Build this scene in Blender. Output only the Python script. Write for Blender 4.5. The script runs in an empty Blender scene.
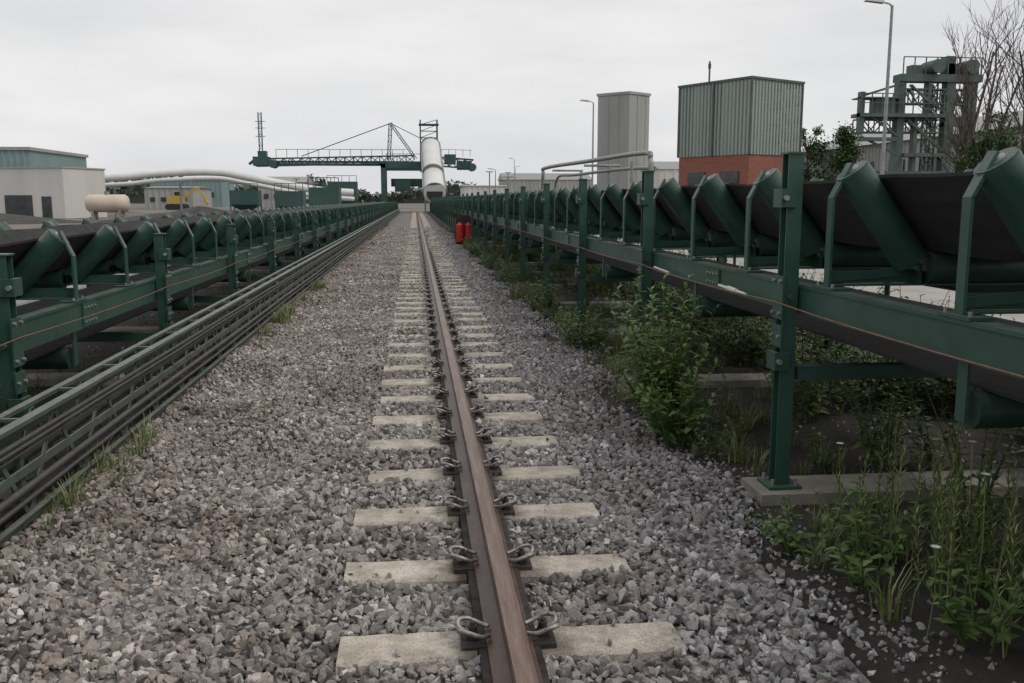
import bpy, math, random, bmesh
import numpy as np
from mathutils import Vector, Matrix, noise as mnoise
random.seed(7); rng=np.random.default_rng(7)
sc=bpy.context.scene
sc.view_settings.view_transform='Standard'; sc.view_settings.look='None'; sc.view_settings.exposure=0

# ------------------------------------------------------------ builder
class MB:
    def __init__(s): s.v=[]; s.f=[]; s.sm=[]
    def add(s,vs,fs,smooth=False):
        o=len(s.v); s.v+=[tuple(v) for v in vs]; s.f+=[tuple(i+o for i in f) for f in fs]; s.sm+=[smooth]*len(fs)
    def box(s,x0,x1,y0,y1,z0,z1):
        x0,x1=min(x0,x1),max(x0,x1)
        s.add([(x0,y0,z0),(x1,y0,z0),(x1,y1,z0),(x0,y1,z0),(x0,y0,z1),(x1,y0,z1),(x1,y1,z1),(x0,y1,z1)],
              [(0,3,2,1),(4,5,6,7),(0,1,5,4),(1,2,6,5),(2,3,7,6),(3,0,4,7)])
    def bar(s,p,q,w,h,up=(0,0,1)):
        p=Vector(p);q=Vector(q);d=(q-p).normalized();u=Vector(up)
        if abs(d.dot(u))>.99:u=Vector((0,1,0))
        a=d.cross(u).normalized();b=a.cross(d).normalized()
        vs=[]
        for c in (p,q):
            for i,j in((-1,-1),(1,-1),(1,1),(-1,1)): vs.append(c+a*(w/2*i)+b*(h/2*j))
        s.add(vs,[(0,1,2,3),(7,6,5,4),(0,4,5,1),(1,5,6,2),(2,6,7,3),(3,7,4,0)])
    def cyl(s,p,q,r,n=12,r2=None,caps=True):
        p=Vector(p);q=Vector(q);d=(q-p).normalized();u=Vector((0,0,1))
        if abs(d.dot(u))>.99:u=Vector((0,1,0))
        a=d.cross(u).normalized();b=a.cross(d).normalized(); r2=r if r2 is None else r2
        vs=[];
        for c,rr in((p,r),(q,r2)):
            for k in range(n):
                t=2*math.pi*k/n; vs.append(c+a*(math.cos(t)*rr)+b*(math.sin(t)*rr))
        s.add(vs,[(k,k+n,(k+1)%n+n,(k+1)%n) for k in range(n)],True)
        if caps: s.add(vs,[tuple(range(n)),tuple(range(2*n-1,n-1,-1))])
    def tube(s,pts,r,n=8,rs=None):
        pts=[Vector(p) for p in pts];N=len(pts);vs=[];fs=[];prev=None
        for i,p in enumerate(pts):
            d=(pts[min(i+1,N-1)]-pts[max(i-1,0)]).normalized()
            if prev is None:
                u=Vector((0,0,1)) if abs(d.z)<.9 else Vector((1,0,0)); a=d.cross(u).normalized()
            else:
                a=(prev-d*prev.dot(d)).normalized()
            prev=a;b=d.cross(a);rr=rs[i] if rs else r
            for k in range(n):
                t=2*math.pi*k/n;vs.append(p+a*(math.cos(t)*rr)+b*(math.sin(t)*rr))
        for i in range(N-1):
            for k in range(n): fs.append((i*n+k,i*n+(k+1)%n,(i+1)*n+(k+1)%n,(i+1)*n+k))
        s.add(vs,fs,True); s.add(vs,[tuple(range(n-1,-1,-1)),tuple(range((N-1)*n,N*n))])
    def extr(s,prof,y0,y1,closed=True,smooth=False):
        n=len(prof);vs=[(x,y0,z) for x,z in prof]+[(x,y1,z) for x,z in prof]
        m=n if closed else n-1
        s.add(vs,[(k,(k+1)%n,(k+1)%n+n,k+n) for k in range(m)],smooth)
        if closed: s.add(vs,[tuple(range(n-1,-1,-1)),tuple(range(n,2*n))])
    def obj(s,name,mat,parent=None,bevel=0,fix=False):
        me=bpy.data.meshes.new(name); me.from_pydata(s.v,[],s.f)
        me.polygons.foreach_set('use_smooth',s.sm); me.materials.append(mat); me.update()
        o=bpy.data.objects.new(name,me); sc.collection.objects.link(o)
        if parent: o.parent=parent
        if fix:
            bm=bmesh.new();bm.from_mesh(me);bmesh.ops.recalc_face_normals(bm,faces=bm.faces);bm.to_mesh(me);bm.free()
        return o
def empty(name,loc=(0,0,0),rz=0):
    e=bpy.data.objects.new(name,None);e.location=loc;e.rotation_euler=(0,0,rz);sc.collection.objects.link(e);return e
def crom(P,n=6):
    P=[Vector(p) for p in P];P=[P[0]*2-P[1]]+P+[P[-1]*2-P[-2]];out=[]
    for i in range(1,len(P)-2):
        for k in range(n):
            t=k/n;a,b,c,d=P[i-1:i+3]
            out.append(.5*((2*b)+(c-a)*t+(2*a-5*b+4*c-d)*t*t+(3*b-a-3*c+d)*t**3))
    out.append(P[-2]);return out

# ------------------------------------------------------------ materials
def M(name):
    m=bpy.data.materials.new(name);m.use_nodes=True;nt=m.node_tree;return m,nt,nt.nodes['Principled BSDF']
def ramp(nt,fac,stops):
    r=nt.nodes.new('ShaderNodeValToRGB');e=r.color_ramp.elements
    while len(e)<len(stops): e.new(.5)
    for i,(p,c) in enumerate(stops): e[i].position=p;e[i].color=(*c,1)
    nt.links.new(fac,r.inputs[0]);return r.outputs[0]
def pos(nt): return nt.nodes.new('ShaderNodeNewGeometry').outputs['Position']
def noise(nt,scale,detail=4,rough=.6,vec=None,stretch=None):
    n=nt.nodes.new('ShaderNodeTexNoise');n.inputs['Scale'].default_value=scale;n.inputs['Detail'].default_value=detail;n.inputs['Roughness'].default_value=rough
    v=vec or pos(nt)
    if stretch:
        mp=nt.nodes.new('ShaderNodeMapping');mp.inputs['Scale'].default_value=stretch;nt.links.new(v,mp.inputs[0]);v=mp.outputs[0]
    nt.links.new(v,n.inputs['Vector']);return n.outputs['Fac']
def mix(nt,a,b,f,mode='MIX'):
    m=nt.nodes.new('ShaderNodeMix');m.data_type='RGBA';m.blend_type=mode
    for val,sk in((f,m.inputs[0]),(a,m.inputs[6]),(b,m.inputs[7])):
        if hasattr(val,'node'): nt.links.new(val,sk)
        elif isinstance(val,tuple): sk.default_value=(*val,1)
        else: sk.default_value=val
    return m.outputs[2]
def bump(nt,b,h,strength=.3,dist=.01):
    n=nt.nodes.new('ShaderNodeBump');n.inputs['Strength'].default_value=strength;n.inputs['Distance'].default_value=dist
    nt.links.new(h,n.inputs['Height']);nt.links.new(n.outputs[0],b.inputs['Normal'])
def math_(nt,op,a,b=0.):
    m=nt.nodes.new('ShaderNodeMath');m.operation=op
    for i,v in enumerate((a,b)):
        if hasattr(v,'node'): nt.links.new(v,m.inputs[i])
        else: m.inputs[i].default_value=v
    return m.outputs[0]
def noisy(name,c1,c2,scale=3,rough=.7,metal=0,bs=.2,bscale=40,bd=.004,dust=None,stretch=None,oil=False,rust=None):
    m,nt,b=M(name)
    c=ramp(nt,noise(nt,scale,5,.65,stretch=stretch),[(.35,c1),(.65,c2)])
    if dust:
        g=nt.nodes.new('ShaderNodeNewGeometry');sx=nt.nodes.new('ShaderNodeSeparateXYZ');nt.links.new(g.outputs['Normal'],sx.inputs[0])
        up=math_(nt,'MULTIPLY',math_(nt,'MAXIMUM',sx.outputs[2],.15),noise(nt,14,4,.7))
        c=mix(nt,c,dust,up)
    if rust:
        f=ramp(nt,noise(nt,6,7,.75),[(.62,(0,0,0)),(.70,(1,1,1))]);c=mix(nt,c,rust,math_(nt,'MULTIPLY',f,.6))
    if oil:
        sp=nt.nodes.new('ShaderNodeSeparateXYZ');nt.links.new(pos(nt),sp.inputs[0])
        d=math_(nt,'ABSOLUTE',math_(nt,'SUBTRACT',sp.outputs[0],.28));d=math_(nt,'ADD',d,math_(nt,'MULTIPLY',noise(nt,9,5,.7),.26))
        f=ramp(nt,d,[(.22,(1,1,1)),(.38,(0,0,0))]);c=mix(nt,c,(.06,.05,.045),math_(nt,'MULTIPLY',f,.85))
        st=ramp(nt,noise(nt,5,7,.75),[(.46,(0,0,0)),(.72,(1,1,1))]);c=mix(nt,c,(.17,.14,.11),math_(nt,'MULTIPLY',st,.75))
        sk=ramp(nt,noise(nt,130,2,.6),[(.34,(.62,.62,.62)),(.5,(1,1,1))]);c=mix(nt,c,sk,1.,'MULTIPLY')
    nt.links.new(c,b.inputs['Base Color'])
    b.inputs['Metallic'].default_value=metal
    if bs:
        rr=ramp(nt,noise(nt,scale*3,3),[(.3,(rough-.12,)*3),(.7,(min(1,rough+.12),)*3)]);nt.links.new(rr,b.inputs['Roughness'])
        bump(nt,b,noise(nt,bscale,3,.6),bs,bd)
    else: b.inputs['Roughness'].default_value=rough
    return m
green=noisy('green_paint',(.012,.054,.040),(.021,.080,.060),2.5,.42,dust=(.14,.15,.135),bs=.15,rust=(.07,.05,.035))
green_d=noisy('green_roller_paint',(.010,.045,.033),(.022,.072,.054),5,.45,dust=(.10,.11,.10),bs=.2)
green_hazed=noisy('green_paint_hazed',(.022,.065,.056),(.04,.09,.08),.4,.6,bs=0)  # same green lightened for distant machines: haze is mixed into the colour
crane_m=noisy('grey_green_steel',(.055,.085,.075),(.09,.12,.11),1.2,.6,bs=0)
rubber=noisy('belt_rubber',(.009,.009,.009),(.02,.02,.02),3,.8,bs=.2,dust=(.03,.03,.03),stretch=(6,.5,6))
conc=noisy('sleeper_concrete',(.34,.30,.25),(.55,.505,.44),9,.9,bs=.6,bscale=80,bd=.004,oil=True)
conc2=noisy('footing_concrete',(.17,.16,.14),(.32,.30,.265),4,.9,bs=.5,bscale=40,bd=.006)
galv=noisy('galvanised_steel',(.20,.215,.21),(.32,.335,.33),9,.5,.4,dust=(.3,.3,.28),bs=0)
trussm=noisy('truss_steel',(.035,.055,.047),(.08,.10,.088),4,.5,.1,dust=(.33,.34,.31))
cablem=noisy('cable_sheath',(.018,.02,.02),(.045,.045,.042),6,.6,bs=0,dust=(.12,.12,.11))
clipm=noisy('clip_steel',(.13,.11,.10),(.42,.40,.38),30,.45,.4,bs=0)
dark=noisy('dark_plate',(.014,.012,.011),(.06,.048,.04),8,.8,bs=.6,bscale=60,bd=.006)
white=noisy('white_cladding',(.58,.59,.59),(.70,.71,.71),.6,.5,bs=0)
greyw=noisy('grey_cladding',(.28,.285,.28),(.35,.355,.35),.3,.7,bs=0,stretch=(1,1,.2))
whitec=noisy('pale_wall',(.48,.47,.45),(.58,.57,.55),.3,.7,bs=0,stretch=(1,1,.2))
beige=noisy('beige_tank_paint',(.50,.42,.34),(.58,.50,.42),1,.5,bs=0)
red=noisy('red_paint',(.45,.012,.012),(.6,.02,.018),5,.4,bs=0)
yellow=noisy('yellow_paint',(.5,.32,.05),(.4,.25,.05),2,.5,bs=0)
black=noisy('black_parts',(.01,.01,.01),(.02,.02,.02),2,.6,bs=0)
glass=noisy('dark_window',(.02,.025,.03),(.05,.055,.06),2,.15,bs=0)
cord=noisy('red_cord',(.17,.055,.045),(.27,.10,.08),20,.6,bs=0)
barkm=noisy('bark',(.06,.045,.035),(.12,.10,.085),5,.9,bs=0)

def rail_mat():
    m,nt,b=M('rusty_rail')
    c=ramp(nt,noise(nt,9,8,.75,stretch=(1,.6,1)),[(.3,(.032,.018,.013)),(.5,(.075,.040,.027)),(.72,(.14,.08,.055))])
    g=nt.nodes.new('ShaderNodeNewGeometry');sx=nt.nodes.new('ShaderNodeSeparateXYZ');nt.links.new(g.outputs['Normal'],sx.inputs[0])
    up=math_(nt,'GREATER_THAN',sx.outputs[2],.8);sp=nt.nodes.new('ShaderNodeSeparateXYZ');nt.links.new(g.outputs['Position'],sp.inputs[0])
    hi=math_(nt,'GREATER_THAN',sp.outputs[2],.17);f=math_(nt,'MULTIPLY',up,hi)
    c2=ramp(nt,noise(nt,14,7,.7,stretch=(2.5,.2,1)),[(.3,(.105,.066,.05)),(.5,(.17,.115,.092)),(.7,(.26,.19,.16))])
    nt.links.new(mix(nt,c,c2,f),b.inputs['Base Color']);b.inputs['Roughness'].default_value=.42
    nt.links.new(math_(nt,'MULTIPLY',f,.4),b.inputs['Metallic'])
    bump(nt,b,noise(nt,60,4,.6),.5,.003);return m
railm=rail_mat()

def stone_mat():
    m,nt,b=M('ballast_stone')
    a=nt.nodes.new('ShaderNodeAttribute');a.attribute_type='INSTANCER';a.attribute_name='rnd'
    c=ramp(nt,a.outputs['Fac'],[(0,(.10,.098,.10)),(.16,(.20,.192,.19)),(.34,(.33,.312,.30)),(.5,(.245,.232,.222)),(.62,(.42,.41,.405)),(.75,(.27,.238,.215)),(.87,(.34,.34,.355)),(1,(.62,.605,.585))])
    sp=nt.nodes.new('ShaderNodeSeparateXYZ');nt.links.new(pos(nt),sp.inputs[0])
    xx=math_(nt,'MULTIPLY',math_(nt,'ADD',sp.outputs[0],1.4),.42)
    tint=ramp(nt,xx,[(0,(1.0,.945,.90)),(.4,(1.0,.965,.935)),(1,(.94,.955,.99))])
    c=mix(nt,c,tint,1.,'MULTIPLY')
    pn=ramp(nt,noise(nt,1.1,4,.65),[(.32,(.68,.64,.60)),(.5,(.95,.94,.93)),(.7,(1.15,1.15,1.15))])
    c=mix(nt,c,pn,1.,'MULTIPLY')
    gr=ramp(nt,noise(nt,110,2,.7),[(.3,(.72,.72,.72)),(.7,(1.18,1.18,1.18))])
    c=mix(nt,c,gr,1.,'MULTIPLY')
    nt.links.new(c,b.inputs['Base Color']);b.inputs['Roughness'].default_value=.85
    b.inputs['Specular IOR Level'].default_value=.3
    return m
stonem=stone_mat()
def ballast_mat():
    m,nt,b=M('ballast_bed')
    v=nt.nodes.new('ShaderNodeTexVoronoi');v.inputs['Scale'].default_value=26;nt.links.new(pos(nt),v.inputs['Vector'])
    sp=nt.nodes.new('ShaderNodeSeparateColor');nt.links.new(v.outputs['Color'],sp.inputs[0])
    c=ramp(nt,sp.outputs[0],[(0,(.11,.108,.106)),(.4,(.21,.20,.195)),(.7,(.30,.29,.283)),(1,(.50,.49,.48))])
    e=ramp(nt,v.outputs['Distance'],[(.2,(1,1,1)),(.75,(.35,.35,.35))])
    nt.links.new(mix(nt,c,e,1.,'MULTIPLY'),b.inputs['Base Color']);b.inputs['Roughness'].default_value=.9
    inv=math_(nt,'SUBTRACT',1.,v.outputs['Distance']);bump(nt,b,inv,.8,.03);return m
def soil_mat():
    m,nt,b=M('dark_soil')
    c=ramp(nt,noise(nt,3,8,.7),[(.3,(.016,.015,.013)),(.55,(.038,.034,.029)),(.75,(.085,.075,.063))])
    nt.links.new(c,b.inputs['Base Color']);b.inputs['Roughness'].default_value=.95;bump(nt,b,noise(nt,22,6,.7),.9,.03);return m
def ground_mat():
    m,nt,b=M('yard_ground')
    c=ramp(nt,noise(nt,.05,8,.65),[(.35,(.08,.07,.06)),(.5,(.14,.13,.115)),(.62,(.22,.20,.18)),(.75,(.09,.095,.06))])
    c=mix(nt,c,ramp(nt,noise(nt,4,6,.7),[(.3,(.7,.7,.7)),(.7,(1.2,1.2,1.2))]),1.,'MULTIPLY')
    nt.links.new(c,b.inputs['Base Color']);b.inputs['Roughness'].default_value=.95;return m
def leaf_mat(name,c1,c2,c3,tr=.3):
    m,nt,b=M(name)
    a=nt.nodes.new('ShaderNodeNewGeometry')
    c=ramp(nt,a.outputs['Random Per Island'],[(0,c1),(.6,c2),(1,c3)])
    nt.links.new(c,b.inputs['Base Color']);b.inputs['Roughness'].default_value=.5
    if tr:
        t=nt.nodes.new('ShaderNodeBsdfTranslucent');nt.links.new(c,t.inputs[0])
        mx=nt.nodes.new('ShaderNodeMixShader');mx.inputs[0].default_value=tr
        nt.links.new(b.outputs[0],mx.inputs[1]);nt.links.new(t.outputs[0],mx.inputs[2])
        nt.links.new(mx.outputs[0],nt.nodes['Material Output'].inputs[0])
    return m
leafm=leaf_mat('weed_leaves',(.06,.115,.025),(.125,.21,.06),(.22,.29,.10))
leafdk=leaf_mat('undergrowth_leaves',(.035,.07,.018),(.075,.125,.033),(.16,.18,.06),0)
grassm=leaf_mat('grass_blades',(.08,.13,.03),(.15,.20,.06),(.30,.27,.14),0)
treem=leaf_mat('tree_leaves',(.03,.065,.022),(.06,.11,.035),(.10,.15,.05),.2)
hazed_tree=leaf_mat('hazed_tree_leaves',(.09,.12,.09),(.11,.145,.115),(.14,.17,.14),0)  # paler, greyer leaf tones: distance haze painted into the foliage colour

# ------------------------------------------------------------ ground sheets
def sheet(name,x0,x1,y0,y1,z,mat):
    b=MB();b.add([(x0,y0,z),(x1,y0,z),(x1,y1,z),(x0,y1,z)],[(0,1,2,3)]);return b.obj(name,mat)
sheet('ground',-2500,2500,-500,4500,-.012,ground_mat())
sheet('soil_strip_ground',-4.6,4.6,-6,125,-.006,soil_mat())
pave=noisy('pavement_concrete',(.25,.24,.225),(.36,.35,.33),.7,.9,bs=.2)
sheet('concrete_road',5.2,13.5,-12,150,0.0,pave)
sheet('concrete_road',-9.2,-6.2,-12,150,0.0,pave)
sheet('gravel_bed',-1.85,1.40,-6,125,.002,ballast_mat())

# ------------------------------------------------------------ scatter GN
def hidden_coll(name): return bpy.data.collections.new(name)
def scatter(name,pts,scl,coll,full_rot=True):
    me=bpy.data.meshes.new(name);me.from_pydata([tuple(p) for p in pts],[],[])
    at=me.attributes.new('sc','FLOAT','POINT');at.data.foreach_set('value',np.asarray(scl,dtype=np.float32))
    o=bpy.data.objects.new(name,me);sc.collection.objects.link(o)
    ng=bpy.data.node_groups.new(name,'GeometryNodeTree')
    ng.interface.new_socket('Geometry',in_out='INPUT',socket_type='NodeSocketGeometry');ng.interface.new_socket('Geometry',in_out='OUTPUT',socket_type='NodeSocketGeometry')
    N=ng.nodes.new;L=ng.links.new
    gi=N('NodeGroupInput');go=N('NodeGroupOutput');ip=N('GeometryNodeInstanceOnPoints');ci=N('GeometryNodeCollectionInfo')
    ci.inputs['Collection'].default_value=coll;ci.inputs['Separate Children'].default_value=True;ci.inputs['Reset Children'].default_value=True
    rv=N('FunctionNodeRandomValue');rv.data_type='FLOAT_VECTOR'
    rv.inputs[0].default_value=(0,0,0);rv.inputs[1].default_value=(6.28,6.28,6.28) if full_rot else (.12,.12,6.28)
    na=N('GeometryNodeInputNamedAttribute');na.data_type='FLOAT';na.inputs['Name'].default_value='sc'
    m2=N('GeometryNodeMeshToPoints')
    L(gi.outputs[0],m2.inputs['Mesh']);L(m2.outputs[0],ip.inputs['Points'])
    L(ci.outputs[0],ip.inputs['Instance']);ip.inputs['Pick Instance'].default_value=True
    L(rv.outputs[0],ip.inputs['Rotation']);L(na.outputs[0],ip.inputs['Scale'])
    sn=N('GeometryNodeStoreNamedAttribute');sn.data_type='FLOAT';sn.domain='INSTANCE';sn.inputs['Name'].default_value='rnd'
    r2=N('FunctionNodeRandomValue');r2.data_type='FLOAT';r2.inputs['Seed'].default_value=5
    L(ip.outputs[0],sn.inputs[0]);L(r2.outputs[1],sn.inputs['Value']);L(sn.outputs[0],go.inputs[0])
    md=o.modifiers.new('scatter','NODES');md.node_group=ng;return o
def proto(coll,mb,name,mat,fix=False):
    o=mb.obj(name,mat,fix=fix);sc.collection.objects.unlink(o);coll.objects.link(o);return o

sc_st=hidden_coll('ballast_stones')
for k in range(14):
    bm=bmesh.new()
    pts=rng.normal(size=(12,3));pts/=np.linalg.norm(pts,axis=1)[:,None];pts*=rng.uniform(.8,1.05,(12,1));pts*=rng.uniform(.65,1.2,3)*[1,1,.8]
    for p in pts: bm.verts.new(p)
    r=bmesh.ops.convex_hull(bm,input=bm.verts)
    bmesh.ops.delete(bm,geom=[g for g in r['geom_interior'] if isinstance(g,bmesh.types.BMVert)],context='VERTS')
    bmesh.ops.recalc_face_normals(bm,faces=bm.faces)
    bm.verts.index_update();b=MB();b.add([v.co[:] for v in bm.verts],[tuple(v.index for v in f.verts) for f in bm.faces]);bm.free();proto(sc_st,b,'stone',stonem)
def edgeR(y): return 1.37+.12*math.sin(y*1.7)+.08*math.sin(y*4.3+1)
P=[];S=[]
for (y0,y1,dens,smin,smax) in((1.3,6,1750,.012,.033),(6,13,1300,.014,.033),(13,28,650,.018,.036),(28,50,240,.028,.048)):
    n=int((y1-y0)*3.6*dens);xs=rng.uniform(-1.95,1.75,n);ys=rng.uniform(y0,y1,n)
    for x,y in zip(xs,ys):
        e=edgeR(y)
        if x>e and random.random()<min(1,(x-e)*5):continue
        if x<-1.78 and random.random()<.6:continue
        if .18<x<.38 and random.random()<.97:continue
        s=smin+(smax-smin)*random.random()**1.3
        if random.random()<.05: s*=1.3
        z=.010+.018*math.sin(x*5+y*1.1)*math.sin(y*2.3)+random.uniform(0,.014)
        ph=((y-2.886+.325)%.65)-.325
        if abs(ph)<.10 and -.28<x<.845:
            if random.random()<.985: continue
            z=.045;s*=.6
        P.append((x,y,z));S.append(s)
scatter('ballast_gravel',P,S,sc_st)
P=[(random.choice([-1,1])*random.uniform(1.5,4.0),random.uniform(1.5,20),0) for _ in range(3500)]
P+=[(1.48+abs(random.gauss(0,.16)),random.uniform(1.5,14),0) for _ in range(3000)]
scatter('loose_stones',P,[random.uniform(.006,.02) for _ in P],sc_st)

# ------------------------------------------------------------ track
trk=empty('rail_track');RX=.287
prof=[(-.075,0),(.075,0),(.075,.012),(.02,.028),(.012,.045),(.012,.085),(.030,.098),(.036,.106),(.036,.132),(.031,.140),(.016,.145),(-.016,.145),(-.031,.140),(-.036,.132),(-.036,.106),(-.030,.098),(-.012,.085),(-.012,.045),(-.02,.028),(-.075,.012)]
b=MB();b.extr([(RX+x,.050+z) for x,z in prof],-6,118);b.obj('rail',railm,trk)
b=MB();b.box(.185,.388,-6,118,-.02,.046);b.obj('rail_pad',dark,trk)
b=MB();bol=MB();cl=MB()
for i in range(-10,176):
    y=2.886+.65*i;dx=random.uniform(-.018,.018);w=.105
    if y>118:break
    for (a,c) in((-.29+dx,.18),(.392,.855+dx)):
        za=.034+random.uniform(-.005,.006);tl=random.uniform(-.008,.008);sk=random.uniform(-.006,.006)
        n=10 if y<10 else 1
        xs=[a+(c-a)*k/n for k in range(n+1)];vs=[];
        for k,x in enumerate(xs):
            e1=w+random.uniform(-.008,.003)+sk*(k/n-.5);e0=w+random.uniform(-.008,.003)-sk*(k/n-.5);zz=za+tl*(k/n-.5)
            vs+=[(x,y-e0-.012,-.05),(x,y-e0,zz-.010),(x,y-e0+.012,zz),(x,y+e1-.012,zz),(x,y+e1,zz-.010),(x,y+e1+.012,-.05)]
        fs=[]
        for k in range(n):
            for q in range(5): fs.append((k*6+q,(k+1)*6+q,(k+1)*6+q+1,k*6+q+1))
        fs+=[(5,4,3,2,1,0),tuple(n*6+q for q in range(6))]
        b.add(vs,fs)
    if y<26 and y>1:
        for s in(-1,1):
            X=RX+s*.072;ry=random.uniform(-.015,.015)
            def T(p): return (X+s*p[0],y+p[1]+ry,.046+p[2])
            path=[(-.01,-.036,.03),(.02,-.052,.035),(.06,-.056,.052),(.092,-.038,.054),(.088,-.014,.038),(.05,-.011,.022),(.03,0,.020),(.05,.011,.022),(.088,.014,.038),(.092,.038,.054),(.06,.056,.052),(.02,.052,.035),(-.01,.036,.03)]
            cl.tube(crom([T(p) for p in path],4),.0078,7)
            bol.cyl(T((.046,0,0)),T((.046,0,.032)),.020,12);bol.cyl(T((.046,0,.03)),T((.046,0,.052)),.015,6);bol.cyl(T((.046,0,.052)),T((.046,0,.066)),.008,8)
            bol.box(X-.0 if s>0 else X-.085,X+.085 if s>0 else X+.0,y-.06,y+.06,.03,.0495)
b.obj('sleepers',conc,trk);cl.obj('rail_clips',clipm,trk);bol.obj('clip_bolts',dark,trk)

# ------------------------------------------------------------ conveyors
def conveyor(s,px,zt,bz0,bz1,ro,ri,y0id,ypost,ps,cordz,r=.08):
    root=empty('belt_conveyor')
    def X(x): return s*x
    xc=ri[0]+.33;mx=lambda x:2*xc-x
    F=MB();R=MB();E=MB();BO=MB();C=MB();CO=MB()
    Y0,Y1=-4,116
    for side in(0,1):
        t=(lambda x:X(x)) if side==0 else (lambda x:X(mx(x)))
        F.box(t(px+.045),t(px+.053),Y0,Y1,bz0,bz1)
        F.box(t(px+.0535),t(px+.12),Y0,Y1,bz1-.009,bz1-.001);F.box(t(px+.0535),t(px+.12),Y0,Y1,bz0+.001,bz0+.009)
        F.box(t(px+.036),t(px+.0445),Y0,Y1,bz1-.016,bz1+.0)
        y=ypost
        while y>-4: y-=ps
        while y<Y1:
            top=zt if side==0 else zt-.12
            for a in(-.042,.034): F.box(t(px-.04),t(px+.035),y+a,y+a+.009,0.05,top)
            F.box(t(px-.005),t(px+.005),y-.0325,y+.0335,.05,top-.002)
            F.box(t(px-.05),t(px+.035),y-.052,y+.052,top+.001,top+.010)
            F.box(t(px-.085),t(px+.085),y-.085,y+.085,.052,.066)
            F.box(t(px-.052),t(px-.042),y-.06,y+.06,bz0-.03,bz1+.04)
            F.box(t(px-.0525),t(px-.0425),y-.06,y+.06,bz0-.17,bz0-.06)
            for q in(bz0+.0,bz1+.015,bz0-.115):
                for yy in(-.04,.04): BO.cyl((t(px-.05),y+yy,q),(t(px-.066),y+yy,q),.010,6)
            for yy in(-.06,.06):
                for xx in(-.06,.06): BO.cyl((t(px+xx),y+yy,.066),(t(px+xx),y+yy,.10),.010,6)
            for q in(bz1+.42 if zt>1.5 else bz1+.2,bz0-.24):
                F.box(t(px-.075),t(px+.0),y-.056,y-.044,q-.045,q+.045);BO.cyl((t(px-.055),y-.044,q),(t(px-.055),y-.075,q),.014,6)
                F.box(t(px-.075),t(px-.052),y-.0435,y+.05,q-.045,q+.045)
            F.cyl((t(px-.01),y-.05,bz0+.08),(t(px-.01),y-.075,bz0+.08),.012,8)
            y+=ps
    y=ypost+ps*.45
    while y<60:
        F.box(X(px+.034),X(px+.0355+.008),y-.12,y+.12,bz0+.015,bz1-.02)
        for yy in(-.09,-.03,.03,.09):
            for q in(bz0+.04,bz1-.05): BO.cyl((X(px+.034),y+yy,q),(X(px+.024),y+yy,q),.009,6)
        y+=ps*2
    y=ypost
    while y>-4: y-=ps
    while y<Y1:
        j=random.uniform(-.02,.02)
        C.box(X(px-.15),X(mx(px-.14)),y-.15+j,y+.15+j,-.05,.051)
        F.box(X(px+.055),X(mx(px+.055)),y-.04,y+.04,bz0-.34,bz0-.27)
        y+=ps
    y=y0id
    while y>-3: y-=1.06
    d=Vector((ro[0]-ri[0],0,ro[1]-ri[1])).normalized()
    n=Vector((-d.z,0,d.x));n=n if n.z>0 else -n
    while y<Y1:
        ns=20 if y<15 else 9
        F.box(X(px+.06),X(mx(px+.06)),y-.032,y+.032,bz1+.016,bz1+.024);F.box(X(px+.06),X(mx(px+.06)),y+.026,y+.032,bz1+.025,bz1+.085)
        for side in(0,1):
            t=(lambda x:X(x)) if side==0 else (lambda x:X(mx(x)))
            F.box(t(px+.03),t(px+.13),y-.1,y+.1,bz1+.001,bz1+.013)
            for yy in(-.075,.075): BO.cyl((t(px+.05),y+yy,bz1+.012),(t(px+.05),y+yy,bz1+.03),.009,6)
            xb=px+.058;zc=ro[1]-.12;yb=y
            F.box(t(xb-.006),t(xb+.006),yb-.026,yb+.026,bz1+.014,zc)
            F.add([(t(xb-.006),yb-.026,zc),(t(xb+.006),yb-.026,zc-.004),(t(ro[0]-.006),yb-.026,ro[1]+.03),(t(ro[0]-.018),yb-.026,ro[1]+.038),
                 (t(xb-.006),yb+.026,zc),(t(xb+.006),yb+.026,zc-.004),(t(ro[0]-.006),yb+.026,ro[1]+.03),(t(ro[0]-.018),yb+.026,ro[1]+.038)],
                [(0,1,2,3),(7,6,5,4),(0,3,7,4),(1,5,6,2),(3,2,6,7),(0,4,5,1)])
            F.bar((t(xb+.01),y+.02,bz1+.05),(t(ri[0]),y+.02,ri[1]-.05),.006,.04)
            a=Vector((t(ro[0]),y,ro[1]));c=Vector((t(ri[0]),y,ri[1]))
            R.cyl(a,c,r,ns)
            ax=(a-c).normalized();E.cyl(a-ax*.001,a+ax*.012,r*.45,12);E.cyl(a,a+ax*.03,.014,8);E.cyl(c,c-ax*.03,.014,8)
            R.cyl(a+ax*.001,a+ax*.007,r*.93,ns)
            F.box(t(ri[0]+.035),t(ri[0]+.045),y-.024,y+.024,bz1+.026,ri[1]-.01)
        R.cyl((X(ri[0]+.07),y,ri[1]-.03),(X(mx(ri[0]+.07)),y,ri[1]-.03),r,ns)
        y+=1.06
    o1=Vector((ro[0],0,ro[1]))+n*(r+.004)-d*.105;i1=Vector((ri[0],0,ri[1]))+n*(r+.004)
    zc=ri[1]-.03+r+.004
    # belt: sags a little between idlers, edge slightly wavy
    bl=MB();ys=[];y=Y0
    while y<30: ys.append(y);y+=.265
    ys+=[30,60,90,Y1]
    up=[(o1.x,o1.z),(i1.x+.0,i1.z),(ri[0]+.10,zc+.012),(ri[0]+.18,zc)]
    up=up+[(mx(x),z) for x,z in reversed(up)];up=up+[(x,z+.014) for x,z in up][::-1];m=len(up);vs=[]
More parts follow.
